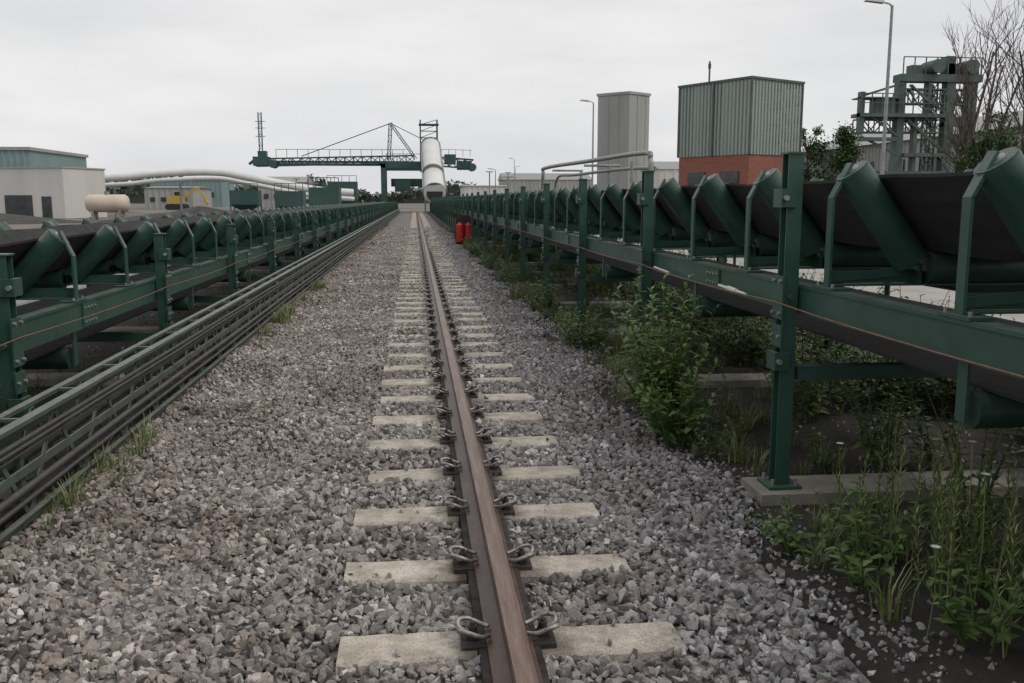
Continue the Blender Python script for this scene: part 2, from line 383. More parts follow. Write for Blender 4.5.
    for y in ys:
        u=((y-y0id)/1.06)%1;sg=.010*math.sin(math.pi*u)**2 if y<29 else 0
        for k,(x,z) in enumerate(up):
            e=1 if k in(0,7,8,15) else .5
            vs.append((X(x),y,z-sg*(2-e)+(e==1)*.006*math.sin(y*2.1)))
    bl.add(vs,[(i*m+k,i*m+(k+1)%m,(i+1)*m+(k+1)%m,(i+1)*m+k) for i in range(len(ys)-1) for k in range(m)]);bl.obj('carrying_belt',rubber,root,fix=True)
    rz=bz0-.10
    bl=MB();bl.box(X(px+.16),X(mx(px+.16)),Y0,Y1,rz-.012,rz);bl.obj('return_belt',rubber,root)
    y=y0id
    while y>-3:y-=3.18
    while y<Y1:
        R.cyl((X(px+.12),y,rz-.085),(X(mx(px+.12)),y,rz-.085),.07,14)
        for t in(lambda x:X(x),lambda x:X(mx(x))): F.box(t(px+.085),t(px+.095),y-.03,y+.03,rz-.13,bz0-.001)
        y+=3.18
    pts=[];y=ypost
    while y>-4:y-=ps
    while y<70:
        for k in range(6):
            u=k/6;pts.append((X(px-.066+.004*math.sin(k)),y+ps*u,cordz-.018*4*u*(1-u)))
        y+=ps
    CO.tube(pts,.003,6)
    F.obj('frame',green,root);R.obj('idler_rollers',green_d,root);E.obj('roller_ends',galv,root);BO.obj('bolts',galv,root)
    C.obj('footings',conc2,root);CO.obj('pull_cord',cord,root)
    return root
cr=conveyor(1,1.84,1.72,.945,1.09,(1.99,1.63),(2.30,1.22),3.03,4.40,2.85,1.0)
b=MB();b.cyl((1.79,4.85,.99),(1.79,5.3,1.0),.009,10);b.cyl((1.79,5.0,.993),(1.79,5.14,.997),.015,10);b.cyl((1.79,6.4,.99),(1.79,6.8,1.0),.008,8);b.obj('cord_turnbuckle',whitec,cr)
clv=conveyor(-1,2.10,1.22,.68,.86,(2.24,1.27),(2.54,.95),6.1,4.93,2.95,.80,.075)

# ------------------------------------------------------------ cable truss left
tr=empty('cable_tray_truss');b=MB();g2=MB()
xs=(-1.80,-1.90)
b.box(-1.805,-1.755,-3,110,.500,.520);b.box(-1.805,-1.797,-3,110,.455,.4995)
b.box(-1.93,-1.89,-3,110,.500,.520)
for x in xs:
    b.box(x,x+.012,-3,110,.03,.07)
    b.box(x,x+.012,-3,110,.255,.295)
b.box(-1.800,-1.765,-3,110,.071,.079)
for (x,z,r) in((-1.765,.435,.013),(-1.76,.405,.010),(-1.765,.215,.018),(-1.76,.16,.012),(-1.85,.31,.022),(-1.85,.10,.025),(-1.775,.375,.008)):
    y=-3;pts=[]
    while y<110: pts.append((x,y,z+random.uniform(-.006,.006)));y+=1.4
    g2.tube(pts,r,8)
y=-2;k=0
while y<90:
    for x in xs:
        b.bar((x+.006,y,.05),(x+.006,y+.35,.49),.008,.03,up=(0,1,0));b.bar((x+.006,y+.35,.49),(x+.006,y+.7,.05),.008,.03,up=(0,1,0))
    b.box(-1.888,-1.808,y-.012,y+.012,.502,.517);b.box(-1.888,-1.79,y-.012,y+.012,.262,.278)
    if k%3==0:
        b.box(-1.845,-1.812,y-.02,y+.02,0,.499);b.box(-1.96,-1.932,y-.02,y+.02,0,.499)
    y+=.7;k+=1
b.obj('lattice',trussm,tr);g2.obj('cables',cablem,tr)

# ------------------------------------------------------------ plants
def leaf(b,p,d,L,W,droop=.3):
    d=Vector(d).normalized();sd=d.cross(Vector((0,0,1)));sd=sd.normalized() if sd.length>.01 else Vector((1,0,0));u=sd.cross(d).normalized()
    p=Vector(p);m1=p+d*L*.35+u*L*.06;m2=p+d*L*.7-Vector((0,0,droop*L*.25));tip=p+d*L-Vector((0,0,droop*L*.6))
    b.add([p,m1+sd*W*.5+u*W*.15,m2+sd*W*.36+u*W*.1,tip,m2-sd*W*.36+u*W*.1,m1-sd*W*.5+u*W*.15,m1,m2],
          [(0,6,1),(1,6,7,2),(2,7,3),(0,5,6),(5,4,7,6),(4,3,7)])
def weed(b,h=.7,stems=7,spread=.35,nl=14,LL=.10,WW=.035,rnd=random):
    for s in range(stems):
        a=rnd.uniform(0,6.28);lean=rnd.uniform(.05,spread);hh=h*rnd.uniform(.5,1.05)
        bx,by=math.cos(a)*.05,math.sin(a)*.05
        pts=[Vector((bx+math.cos(a)*lean*t**1.4,by+math.sin(a)*lean*t**1.4,hh*t)) for t in(0,.25,.5,.75,1)]
        b.tube(pts,.004,4,[.005,.0045,.004,.003,.0015])
        for k in range(nl):
            t=.12+.88*(k+rnd.random()*.7)/nl;t=min(t,.999);i=int(t*4);q=pts[i].lerp(pts[i+1],t*4-i)
            aa=k*2.4+rnd.uniform(-.5,.5);el=rnd.uniform(.0,.7)+(.5 if t>.9 else 0)
            sz=(1.15-.6*t)*rnd.uniform(.7,1.2)
            leaf(b,q,(math.cos(aa),math.sin(aa),el),LL*sz,WW*sz)
def tuft(b,n=40,h=.25,r=.06,w=.005,rnd=random):
    for _ in range(n):
        a=rnd.uniform(0,6.28);rr=rnd.uniform(0,r);p=Vector((math.cos(a)*rr,math.sin(a)*rr,0));a2=a+rnd.uniform(-.8,.8)
        hh=h*rnd.uniform(.4,1.1);ln=hh*rnd.uniform(.2,.8);dr=Vector((math.cos(a2),math.sin(a2),0));sd=dr.cross(Vector((0,0,1)))
        vs=[];
        for t in(0,.4,.75,1):
            q=p+dr*ln*t*t+Vector((0,0,hh*(t-.25*t**3)));ww=w*(1-t*.9);vs+=[q-sd*ww,q+sd*ww]
        b.add(vs,[(0,1,3,2),(2,3,5,4),(4,5,7,6)])
cw=hidden_coll('weeds');cg=hidden_coll('grass')
for k in range(7):
    b=MB();weed(b,.5,7+k%3,.32,13,.085+.02*(k%2),.03+.012*(k%3));proto(cw,b,'weed',leafdk)
for k in range(5):
    b=MB();tuft(b,38,.26,.09,.004);proto(cg,b,'tuft',grassm)
def place_weed(name,x,y,h,st,spread,nl,LL,WW,mat=leafm):
    b=MB();weed(b,h,st,spread,nl,LL,WW);o=b.obj(name,mat);o.location=(x,y,0);return o
place_weed('leafy_shrub',1.62,5.75,1.0,30,.36,30,.13,.042)
place_weed('leafy_shrub',1.56,5.35,.62,18,.26,20,.12,.042)
place_weed('leafy_shrub',1.62,6.3,.85,20,.32,24,.12,.040)
place_weed('leafy_shrub',1.75,9.0,.55,12,.3,16,.11,.04)
place_weed('leafy_shrub',1.75,12.4,.6,12,.3,16,.11,.04)
for (x,y,h) in((1.72,3.25,.34),(1.62,3.6,.24),(1.92,3.5,.36),(1.88,2.75,.32),(2.12,3.1,.40),(2.35,3.6,.4),(2.5,3.0,.45)):
    place_weed('broadleaf_weed',x,y,h,8,.2,11,.085,.04)
b=MB()
for _ in range(60):
    x=random.uniform(1.85,2.5);y=random.uniform(2.6,3.9);h=random.uniform(.25,.58);lx=random.uniform(-.06,.06)
    b.tube([(x,y,0),(x+lx*.3,y,h*.5),(x+lx,y,h)],.003,4,[.004,.003,.0015])
    for k in range(8):
        z=h*(.25+.09*k);
        for q in range(4):
            a=q*1.57+k;Vp=Vector((x+lx*z/h,y,z));leaf(b,Vp,(math.cos(a),math.sin(a),1.2),.05,.006,0)
b.obj('horsetail_plants',grassm)
b=MB();w=MB()
for (x,y,h) in((1.98,2.95,.54),(1.72,2.8,.34),(2.15,3.3,.56),(1.9,3.9,.4)):
    b.tube([(x,y,0),(x+.02,y,h*.5),(x+.01,y,h)],.0025,5)
    for k in range(14):
        a=k*6.28/14;leaf(w,(x+.01,y,h),(math.cos(a),math.sin(a),.25),.020,.007,0)
fl=empty('wild_flowers');b.obj('stems',grassm,fl);w.obj('petals',white,fl)
P=[];S=[];PG=[];SG=[]
def near_foot(x,y): return abs(((y-4.40+1.425)%2.85)-1.425)<.24 and x<3.2
for _ in range(1300):
    y=random.uniform(2.0,45);x=random.uniform(1.62,4.8)
    nv=mnoise.noise(Vector((x*1.1,y*.55,3)))
    if nv<(.02 if x<2.7 else -.15): continue
    if y<4.9 and x<2.4 and random.random()<.75: continue
    if near_foot(x,y) and y<14: continue
    P.append((x,y,0));S.append(random.uniform(.4,1.0)*(1.3 if x>2.6 else .75)*(1 if y>4.6 or x>2.3 else .5))
for _ in range(230):
    P.append((random.uniform(3.4,4.9),random.uniform(1.5,30),0));S.append(random.uniform(1.0,1.6))
for _ in range(90):
    P.append((random.uniform(-4.5,-1.95),random.uniform(2,40),0));S.append(random.uniform(.25,.6))
for _ in range(110):
    y=random.uniform(9,38)
    if mnoise.noise(Vector((2,y*.5,7)))<-.05: continue
    P.append((random.gauss(1.68,.08),y,0));S.append(random.uniform(.4,1.0))
scatter('weed_undergrowth',P,S,cw,False)
for _ in range(1000):
    y=random.uniform(1.5,50);x=random.gauss(1.85,.3)
    if x<1.5 or mnoise.noise(Vector((x*1.3,y*.6,9)))<.0: continue
    if near_foot(x,y) and y<14: continue
    PG.append((x,y,0));SG.append(random.uniform(.35,1.0))
for _ in range(260):
    y=random.uniform(2,60)
    if mnoise.noise(Vector((1,y*.6,5)))<.05:continue
    PG.append((random.gauss(-1.72,.05),y,0));SG.append(random.uniform(.35,.95))
for (yy,n) in((5.3,7),(11.8,14),(15.5,12)):
    for _ in range(n): PG.append((-1.66+random.gauss(0,.05),yy+random.gauss(0,.25),0));SG.append(random.uniform(.5,1.1))
for _ in range(300): PG.append((random.uniform(-6,-3.6),random.uniform(4,50),0));SG.append(random.uniform(.4,.9))
scatter('grass_tufts',PG,SG,cg,False)

# ------------------------------------------------------------ fire extinguisher stand
e=empty('fire_extinguisher_stand',(1.62,31,0));b=MB()
for x in(-.14,.14):
    b.cyl((x,0,.12),(x,0,.68),.12,16);b.cyl((x,0,.68),(x,0,.76),.12,16,.03)
b.obj('cylinders',red,e)
b=MB();b.box(-.28,.28,.13,.16,0,1.0);b.box(-.28,.28,-.12,.129,.08,.11)
for x in(-.14,.14):
    b.cyl((x,0,.76),(x,0,.82),.025,8);b.bar((x,0,.82),(x+.1,-.02,.86),.02,.02);b.tube(crom([(x,0,.78),(x+.13,-.1,.7),(x+.12,-.12,.4)],4),.012,6)
b.obj('stand_and_hoses',black,e)

# ------------------------------------------------------------ street lamps
def lamp(x,y,h,dirx=-1,name='street_lamp'):
    e=empty(name,(x,y,0));b=MB()
    b.cyl((0,0,0),(0,0,1.2),.09,12);b.cyl((0,0,1.2),(0,0,h),.07,12,.045)
    b.tube(crom([(0,0,h-.05),(dirx*.1,0,h+.05),(dirx*.35,0,h+.1)],4),.03,8)
    b.obj('pole',galv,e)
    b=MB();b.add([(dirx*.3,-.12,h+.06),(dirx*.3,.12,h+.06),(dirx*.95,.1,h+.12),(dirx*.95,-.1,h+.12),(dirx*.35,-.08,h+.17),(dirx*.35,.08,h+.17),(dirx*.85,.06,h+.2),(dirx*.85,-.06,h+.2)],
        [(0,1,2,3),(4,7,6,5),(0,4,5,1),(1,5,6,2),(2,6,7,3),(3,7,4,0)]);b.obj('lamp_head',galv,e,fix=True)
lamp(15.65,30,7.8);lamp(12.1,63,8);lamp(16,150,8);lamp(20.5,190,8.2,1);lamp(9.5,110,5)

# ------------------------------------------------------------ buildings
def corr_wall(b,p,q,z0,z1,pitch=.3,dep=.05):
    p=Vector((*p,0));q=Vector((*q,0));L=(q-p).length;d=(q-p)/L;n=Vector((d.y,-d.x,0));t=0;pts=[]
    while t<L:
        for (f,o) in((0,0),(.5,0),(.6,1),(.9,1)):
            tt=t+f*pitch
            if tt<=L: pts.append(p+d*tt+n*dep*o)
        t+=pitch
    pts.append(q);m=len(pts)
    b.add([(a.x,a.y,z0) for a in pts]+[(a.x,a.y,z1) for a in pts],[(i,i+1,i+1+m,i+m) for i in range(m-1)])
corrg=noisy('green_grey_cladding',(.235,.285,.26),(.285,.335,.305),.25,.6,bs=0,stretch=(1,1,.15))
def brick_mat():
    m,nt,b=M('red_brick');br=nt.nodes.new('ShaderNodeTexBrick');br.inputs['Scale'].default_value=1.5
    br.inputs[1].default_value=(.29,.085,.055,1);br.inputs[2].default_value=(.22,.07,.05,1);br.inputs[3].default_value=(.2,.16,.14,1)
    tc=nt.nodes.new('ShaderNodeTexCoord');mp=nt.nodes.new('ShaderNodeMapping');mp.inputs['Rotation'].default_value=(math.pi/2,0,0)
    nt.links.new(tc.outputs['Object'],mp.inputs[0]);nt.links.new(mp.outputs[0],br.inputs[0]);nt.links.new(br.outputs[0],b.inputs['Base Color']);b.inputs['Roughness'].default_value=.9;return m
brick=brick_mat()
def rotbox(b,c,d1,L1,d2,L2,z0,z1,off=0):
    c=Vector((*c,0));d1=Vector((*d1,0)).normalized();d2=Vector((*d2,0)).normalized()
    c=c-d1*off-d2*off;L1+=2*off;L2+=2*off
    q=[c,c+d2*L2,c+d2*L2+d1*L1,c+d1*L1]
    b.add([(v.x,v.y,z0) for v in q]+[(v.x,v.y,z1) for v in q],[(3,2,1,0),(4,5,6,7),(0,1,5,4),(1,2,6,5),(2,3,7,6),(3,0,4,7)]);return q
e=empty('clad_process_building')
b=MB();rotbox(b,(27.5,75),(-3.9,7),8,(5.6,3.2),6.45,0,5.25);b.obj('brick_base',brick,e,fix=True)
b=MB();q=rotbox(b,(27.5,75),(-3.9,7),8,(5.6,3.2),6.45,5.253,11.3,.08)
for i in range(4):
    corr_wall(b,(q[i-1].x,q[i-1].y),(q[i].x,q[i].y),5.25,11.32,.4,-.05)
b.obj('cladding',corrg,e)
b=MB();rotbox(b,(27.5,75),(-3.9,7),8,(5.6,3.2),6.45,11.325,11.5,.2);b.cyl((25.2,79,11.5),(25.2,79,13.2),.08,8);b.cyl((25.2,79,12.6),(25.2,79,13.0),.13,8)
v0=Vector((27.5,75,0))+Vector((-3.9,7,0)).normalized()*4-Vector((5.6,3.2,0)).normalized()*.16
for v in q+[v0]: b.cyl((v.x,v.y,5.25),(v.x,v.y,11.33),.10,8)
b.obj('parapet_and_mast',crane_m,e,fix=True)
b=MB();d=Vector((-3.9,7,0)).normalized();dn=Vector((-d.y,d.x,0))
for t in(1.0,4.8):
    p=Vector((27.5,75,0))+d*t+dn*.06
    b.bar(p+Vector((0,0,3.4)),p+d*2+Vector((0,0,3.4)),.1,1.0)
b.obj('windows',glass,e)
e=empty('concrete_tower_building')
b=MB();rotbox(b,(25.0,108),(-3.2,3.2),4.4,(3.3,2.4),3.6,0,13.7);b.obj('walls',greyw,e,fix=True)
b=MB();rotbox(b,(25.0,108),(-3.2,3.2),4.4,(3.3,2.4),3.6,13.7,14.0,.12);
for t in(1.45,2.9):
    for dd in((-3.2,3.2),(3.3,2.4)):
        v=Vector((*dd,0)).normalized();p=Vector((25,108,0))+v*t;b.cyl((p.x,p.y,0),(p.x,p.y,13.7),.08,6)
b.obj('trim',greyw,e,fix=True)
e=empty('long_storage_shed')
b=MB();corr_wall(b,(40,50),(40,98),0,6.3,.6,-.1);corr_wall(b,(54,50),(40,50),0,6.3,.6,-.1);b.obj('walls',greyw,e)
b=MB();b.add([(39.6,49.6,6.3),(47,49.6,8.4),(54.4,49.6,6.3),(39.6,98,6.3),(47,98,8.4),(54.4,98,6.3)],[(0,1,4,3),(1,2,5,4),(0,2,1),(3,4,5),(0,3,5,2)]);b.obj('roof',galv,e,fix=True)
b=MB();
for k in range(9): b.box(39.85,39.93,53+k*5,55.4+k*5,3.6,4.8)
b.obj('windows',glass,e)
e=empty('pale_workshop_building')
b=MB();rotbox(b,(-28.7,80),(.3,.95),5.5,(-.95,.3),6.2,0,4.1);b.obj('walls',whitec,e,fix=True)
b=MB();rotbox(b,(-28.7,80),(.3,.95),5.5,(-.95,.3),6.2,4.103,4.22,.08);b.obj('roof',greyw,e,fix=True)
b=MB();v=Vector((-.95,.3,0)).normalized();nn=Vector((-.3,-.95,0)).normalized()
for (t,L,z0,z1) in((3.0,2.6,0,1.9),(1.2,.9,0,1.8)):
    p=Vector((-28.7,80,0))+v*t+nn*.03;b.bar(p+Vector((0,0,(z0+z1)/2)),p+v*L+Vector((0,0,(z0+z1)/2)),.05,z1-z0)
b.obj('doors',glass,e)
e=empty('teal_factory_building')
teal=noisy('teal_cladding',(.15,.23,.235),(.19,.28,.275),.2,.6,bs=0)
b=MB();b.box(-85,-58.5,150,175,0,9);corr_wall(b,(-85,149.9),(-58.5,149.9),0,9,1,.12);b.obj('walls',teal,e)
b=MB();b.box(-85.3,-58.2,149.6,175.3,9.01,9.5);b.obj('roof',greyw,e)
e=empty('storage_tank',(-23.4,74,0));b=MB();pts=[(-1.6,0,1.25),(-1.5,0,1.25),(-1.3,0,1.25),(1.3,0,1.25),(1.5,0,1.25),(1.6,0,1.25)];b.tube(pts,1,18,[.25,.52,.68,.68,.52,.25]);b.obj('vessel',beige,e)
b=MB();b.box(-1.1,-.9,-.5,.5,0,.75);b.box(.9,1.1,-.5,.5,0,.75);b.cyl((0,0,1.9),(0,0,2.15),.2,10);b.obj('saddles',conc2,e)
e=empty('insulated_pipeline');b=MB()
path=crom([(-60,96,3.3),(-40,92,3.4),(-28.7,90,3.5),(-23.7,90,3.95),(-18.6,90,4.1),(-15.5,90,3.6),(-9.7,91,2.5),(-6,92,2.2)],8);b.tube(path,.36,12);
path2=[p+Vector((0,1.4,-.6)) for p in path];b.tube(path2,.22,10);b.obj('pipes',white,e)
b=MB()
for x,z in((-40,3),(-34,3),(-28,3.1),(-22,3.5),(-16,3.2),(-11,2.2)): b.cyl((x,90.8,0),(x,90.8,z-.3),.12,8);b.bar((x,89.6,z-.5),(x,92.3,z-.5),.15,.15)
b.obj('supports',galv,e)
e=empty('pipe_bridge');b=MB()
b.tube(crom([(4.1,30,1.2),(4.1,29.7,2.3),(4.12,29.2,2.5),(4.5,24,2.5),(4.9,19.8,2.5),(4.95,19.35,2.35),(4.95,19.3,1.9),(4.95,19.3,.2)],5),.055,10)
b.tube(crom([(4.4,29,1.2),(4.4,28.7,2.15),(4.5,26,2.2),(5.1,20.4,2.2),(5.15,20,1.9),(5.15,20,.2)],5),.04,8)
b.tube([(4.0,27,2.35),(4.9,27,2.35)],.03,8);b.tube([(4.2,23,2.35),(5.1,23,2.35)],.03,8);b.obj('pipes',galv,e)
b=MB()
for y in(27,23,20.6): b.cyl((4.85,y,0),(4.85,y,2.36),.04,8)
b.obj('supports',galv,e)

def lattice(b,p,q,w,h,n,t=.08):
    p=Vector(p);q=Vector(q);d=(q-p).normalized();u=Vector((0,0,1)) if abs(d.z)<.9 else Vector((0,1,0));a=d.cross(u).normalized();c=a.cross(d)
    cs=[a*w/2+c*h/2,-a*w/2+c*h/2,-a*w/2-c*h/2,a*w/2-c*h/2]
    for k in cs:b.bar(p+k,q+k,t,t)
    for i in range(n):
        s=p.lerp(q,i/n);e2=p.lerp(q,(i+1)/n)
        for j in range(4):
            k1,k2=cs[j],cs[(j+1)%4]
            b.bar(s+k1,s+k2,t*.7,t*.7);b.bar(s+(k1 if i%2 else k2),e2+(k2 if i%2 else k1),t*.7,t*.7)
# ------------------------------------------------------------ stacker at end
e=empty('stacker_machine');b=MB();YS=118
b.box(-4.2,-3.6,YS,YS+.8,0,6);b.box(3.0,3.6,YS,YS+.8,0,6);b.box(-4.2,3.6,YS,YS+.8,5.5,6.3);b.box(-4.2,3.6,YS+5,YS+5.8,5.3,6.3)
b.box(-4.2,-3.6,YS+5,YS+5.8,0,5.3);b.box(3,3.6,YS+5,YS+5.8,0,5.3)
b.box(-5,-3,YS-1,YS+7,.4,1.2);b.box(2.4,4.2,YS-1,YS+7,.4,1.2)
lattice(b,(-19.5,YS+1,6.1),(0,YS+1,6.6),1.2,.9,18,.13)
b.box(-19.5,0,YS+.6,YS+1.4,5.75,6.05);b.box(-19.3,-1,YS+.7,YS+1.3,6.1,6.35)
b.box(-19.8,-17.9,YS,YS+2,5.7,6.8);b.box(-19.2,-18.2,YS+.2,YS+1.6,6.8,7.5);b.bar((-20.4,YS+1,5.9),(-19.5,YS+1,6.6),.3,.3)
b.cyl((-17.4,YS-.2,5.9),(-17.4,YS+2,5.9),.5,12)
lattice(b,(-18.9,YS+1,7.5),(-18.9,YS+1,12.2),.4,.4,7,.06)
for z in(9.3,10.3,11.1): b.bar((-19.5,YS+1,z),(-18.3,YS+1,z),.07,.07)
for x in np.arange(-17,-1,1.3): b.bar((x,YS+.4,6.6),(x,YS+.4,7.7),.06,.06)
b.bar((-17,YS+.4,7.7),(-1,YS+.4,7.75),.06,.06)
lattice(b,(3.4,YS+1,6.3),(7.4,YS+1,6.0),1.4,1.1,4,.15);b.box(5.4,7.2,YS+.3,YS+2,5.3,6.4);b.box(3.8,5.2,YS+.2,YS+2,6.0,7.2);b.cyl((7.3,YS,5.6),(7.3,YS+2,5.6),.5,12)
for x in np.arange(3.4,7.4,.9): b.bar((x,YS+.2,6.9),(x,YS+.2,7.8),.05,.05)
b.bar((3.4,YS+.2,7.8),(7.2,YS+.2,7.7),.05,.05)
lattice(b,(-3.2,YS+1,6.5),(-2.9,YS+1,11.0),.4,.4,6,.08);lattice(b,(-2.9,YS+1,11.0),(0.2,YS+1,6.6),.3,.3,6,.07)
b.cyl((-2.9,YS+1,11),(-14,YS+1,6.9),.06,6);b.cyl((-2.9,YS+1,11),(1.2,YS+1,9),.05,6)
for dx in(.8,2.9):
    for dy in(0,2): b.bar((dx,YS+dy,5),(dx,YS+dy,11.4),.16,.16)
for z in np.arange(6,11.3,.8):
    b.bar((.8,YS,z),(2.9,YS,z),.1,.1);b.bar((.8,YS,z),(2.9,YS,min(z+.8,11.4)),.07,.07)
    b.bar((.8,YS,z),(.8,YS+2,z),.1,.1);b.bar((2.9,YS,z),(2.9,YS+2,z),.1,.1)
b.box(.6,3.1,YS-.2,YS+2.2,10.8,10.9)
b.box(-2.5,-.5,YS+.3,YS+1.5,2.6,4.0);b.box(-3,3,YS+2,YS+3,3.2,4.2)
for k in range(9):
    x=-3.5+k*.85;b.bar((x,YS-.1,6.3),(x,YS-.1,7.2),.06,.06)
b.bar((-3.5,YS-.1,7.2),(3.4,YS-.1,7.2),.06,.06)
b.obj('steel_structure',green_hazed,e)
b=MB();b.tube([(2.3,YS-9,2.3),(2.3,YS-8,2.6),(2.2,YS-5,4.8),(2.0,YS-1.6,8.2)],1.0,20,[1.3,1.3,1.25,1.1]);b.obj('tube_gallery',white,e)
b=MB();A=Vector((2.3,YS-8.6,2.4));Bq=Vector((2.0,YS-1.5,8.2))
for k in(0,2,5):
    p=A.lerp(Bq,k/5);dd=(Bq-A).normalized();b.cyl(p,p+dd*.12,1.38-.2*k/5,20)
b.bar((1.2,YS-8,2),(1.2,YS-8,0),.2,.2);b.bar((3.5,YS-8,2),(3.5,YS-8,0),.2,.2)
for s in(-1.35,1.35): b.bar(A+Vector((s,0,.3)),Bq+Vector((s*.85,0,.3)),.12,.12)
b.obj('gallery_rings',galv,e)
b=MB();b.cyl((2.3,YS-9.06,2.3),(2.3,YS-9.01,2.3),.95,20);b.obj('gallery_mouth',black,e)

# ------------------------------------------------------------ right gantry
e=empty('unloading_crane',(24.6,50,0));b=MB()
b.box(5.0,5.5,0,.6,0,9.0);b.box(6.3,6.8,0,.6,0,9.0);b.box(5.0,6.8,.1,.5,5.6,6.1);b.box(5.0,6.8,.1,.5,3.6,4.0)
b.bar((5.25,.3,4),(6.5,.3,5.7),.15,.15);b.bar((6.5,.3,6.1),(5.25,.3,8.2),.15,.15);b.bar((6.5,.3,4),(5.25,.3,5.7),.12,.12)
b.box(2.2,7.0,-.1,.8,8.0,8.4);b.box(2.2,2.6,0,.6,3.0,8.0);b.box(3.9,4.1,0,.5,6.2,8.0);b.box(3.2,3.4,0,.4,3.0,6.1)
b.box(-.1,4.9,-.3,.9,6.05,6.25);b.box(-.1,.15,-.2,.2,5.1,7.4);b.box(.1,2.2,-.2,.2,4.75,4.95);b.bar((.1,0,7.2),(2.4,0,7.9),.12,.12);b.bar((.1,0,5.0),(2.3,0,4.0),.12,.12)
b.bar((2.8,0,5.9),(5,0,4.2),.15,.15);b.bar((.6,0,6.1),(2.3,0,5.0),.1,.1);b.bar((2.8,0,7.8),(5,0,6.3),.12,.12)
b.box(2.6,5,-.2,.7,3.9,4.1);b.box(-.1,2.2,-.3,.9,7.05,7.12);b.box(.8,1.9,-.2,.6,6.26,7.04)
lattice(b,(.0,.5,5.6),(5,.5,5.6),.6,.7,8,.08);lattice(b,(2.4,.3,7.2),(6.8,.3,7.2),.5,.8,7,.08);lattice(b,(4.5,.8,0),(4.5,.8,8),.5,.5,11,.07)
for x in np.arange(-.1,5,.6): b.bar((x,-.3,6.25),(x,-.3,7.3),.05,.05)
b.bar((-.1,-.3,7.3),(4.9,-.3,7.3),.05,.05);b.bar((-.1,-.3,6.8),(4.9,-.3,6.8),.04,.04)
for x in np.arange(2.3,7,.65): b.bar((x,-.1,8.4),(x,-.1,9.3),.05,.05)
b.bar((2.3,-.1,9.3),(6.9,-.1,9.3),.05,.05)
b.cyl((4.2,-.4,8.8),(4.2,1,8.8),.38,14);b.cyl((6.2,-.4,8.8),(6.2,1,8.8),.38,14);b.box(4.9,5.4,0,.7,8.4,9.4);b.box(2.9,3.5,.1,.7,8.4,8.9)
b.tube(crom([(2.8,-.2,7.8),(3.6,-.3,7.0),(4.4,-.2,6.7),(5,-.2,7.6)],5),.05,6)
b.tube(crom([(2.6,-.3,7.6),(3.3,-.35,6.6),(4.6,-.25,6.5),(5.2,-.2,7.3)],5),.04,6)
b.box(-1,8,-.4,1.2,2.8,3.1)
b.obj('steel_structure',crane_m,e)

# ------------------------------------------------------------ trees
def branch(b,p,d,L,r,lev,rnd,spread=.6,nb=4):
    n=4;pts=[p];dd=Vector(d)
    for i in range(n):
        dd=(dd+Vector((rnd.uniform(-.16,.16),rnd.uniform(-.16,.16),rnd.uniform(-.02,.14)))).normalized();pts.append(pts[-1]+dd*L/n)
    b.tube(pts,r,6 if lev<2 else 3,[r*(1-.5*i/n) for i in range(n+1)])
    if lev>=4: return
    for k in range(nb if lev else 7):
        t=rnd.uniform(.25,1);i=min(int(t*n),n-1);q=pts[i].lerp(pts[i+1],t*n-i)
        a=rnd.uniform(0,6.28);nd=(dd+Vector((math.cos(a),math.sin(a),rnd.uniform(-.1,.5)))*spread).normalized()
        branch(b,q,nd,L*rnd.uniform(.45,.7),max(.011,r*.5*(1-.2*t)),lev+1,rnd,spread,3)
rnd=random.Random(11)
for (x,y,h) in((25.6,41,4.6),(26.9,42,4.9),(28.2,41,4.6)):
    e=empty('bare_tree',(x,y,0));b=MB()
    branch(b,Vector((0,0,0)),Vector((rnd.uniform(-.1,.1),0,1)),h,.15,0,rnd,.6,5)
    branch(b,Vector((0,0,h*.85)),Vector((rnd.uniform(-.1,.1),0,1)),h*.95,.08,1,rnd,.6,5)
    branch(b,Vector((0,0,h*.5)),Vector((rnd.uniform(-.4,.4),0,1)),h*1.0,.08,1,rnd,.6,5)
    b.obj('branches',barkm,e)
def leafy(name,x,y,h,w,seed,mat=treem,nleaf=2600,ls=.12,conic=False):
    rnd=random.Random(seed);e=empty(name,(x,y,0));b=MB()
    b.tube([(0,0,0),(.05,0,h*.4),(0,.05,h*.85)],.1,8,[h*.03,h*.022,h*.008]);cl=[]
    for k in range(44):
        t=rnd.uniform(.2,1);rr=(w/2)*((1-t)**.7*1.2 if conic else math.sin(math.pi*min(1,(t-.12)*1.05))**.6)*rnd.uniform(.35,1);a=rnd.uniform(0,6.28)
        c=Vector((math.cos(a)*rr,math.sin(a)*rr,h*t));b.tube([(0,0,h*t*.75),c],.02,4,[h*.008,h*.003]);cl.append((c,rnd.uniform(.13,.24)*w*(1.2-.6*t)))
    b.obj('trunk_and_limbs',barkm,e);lb=MB()
    for _ in range(nleaf):
        c,r=rnd.choice(cl);v=Vector((rnd.gauss(0,1),rnd.gauss(0,1),rnd.gauss(0,.8)))*r*.55
        leaf(lb,c+v,(rnd.uniform(-1,1),rnd.uniform(-1,1),rnd.uniform(-.6,.6)),ls*rnd.uniform(.7,1.4),ls*.6)
    lb.obj('foliage',mat,e)
leafy('young_tree',21.5,45,5.1,2.8,3,nleaf=6500,ls=.15,conic=True)
leafy('young_tree',38.2,88,8.3,4,5,nleaf=2200,ls=.35)
leafy('young_tree',25.8,40,4.5,3.2,8,nleaf=5000,ls=.15)
leafy('young_tree',28.4,43,6.0,3.0,9,nleaf=3500,ls=.15)
b=MB();rnd=random.Random(4)
def hh(x): return max(2.5,7+5*mnoise.noise(Vector((x*.03,0,0)))+3.5*mnoise.noise(Vector((x*.14,4,0)))+(3.5 if -150<x<-40 else 0))
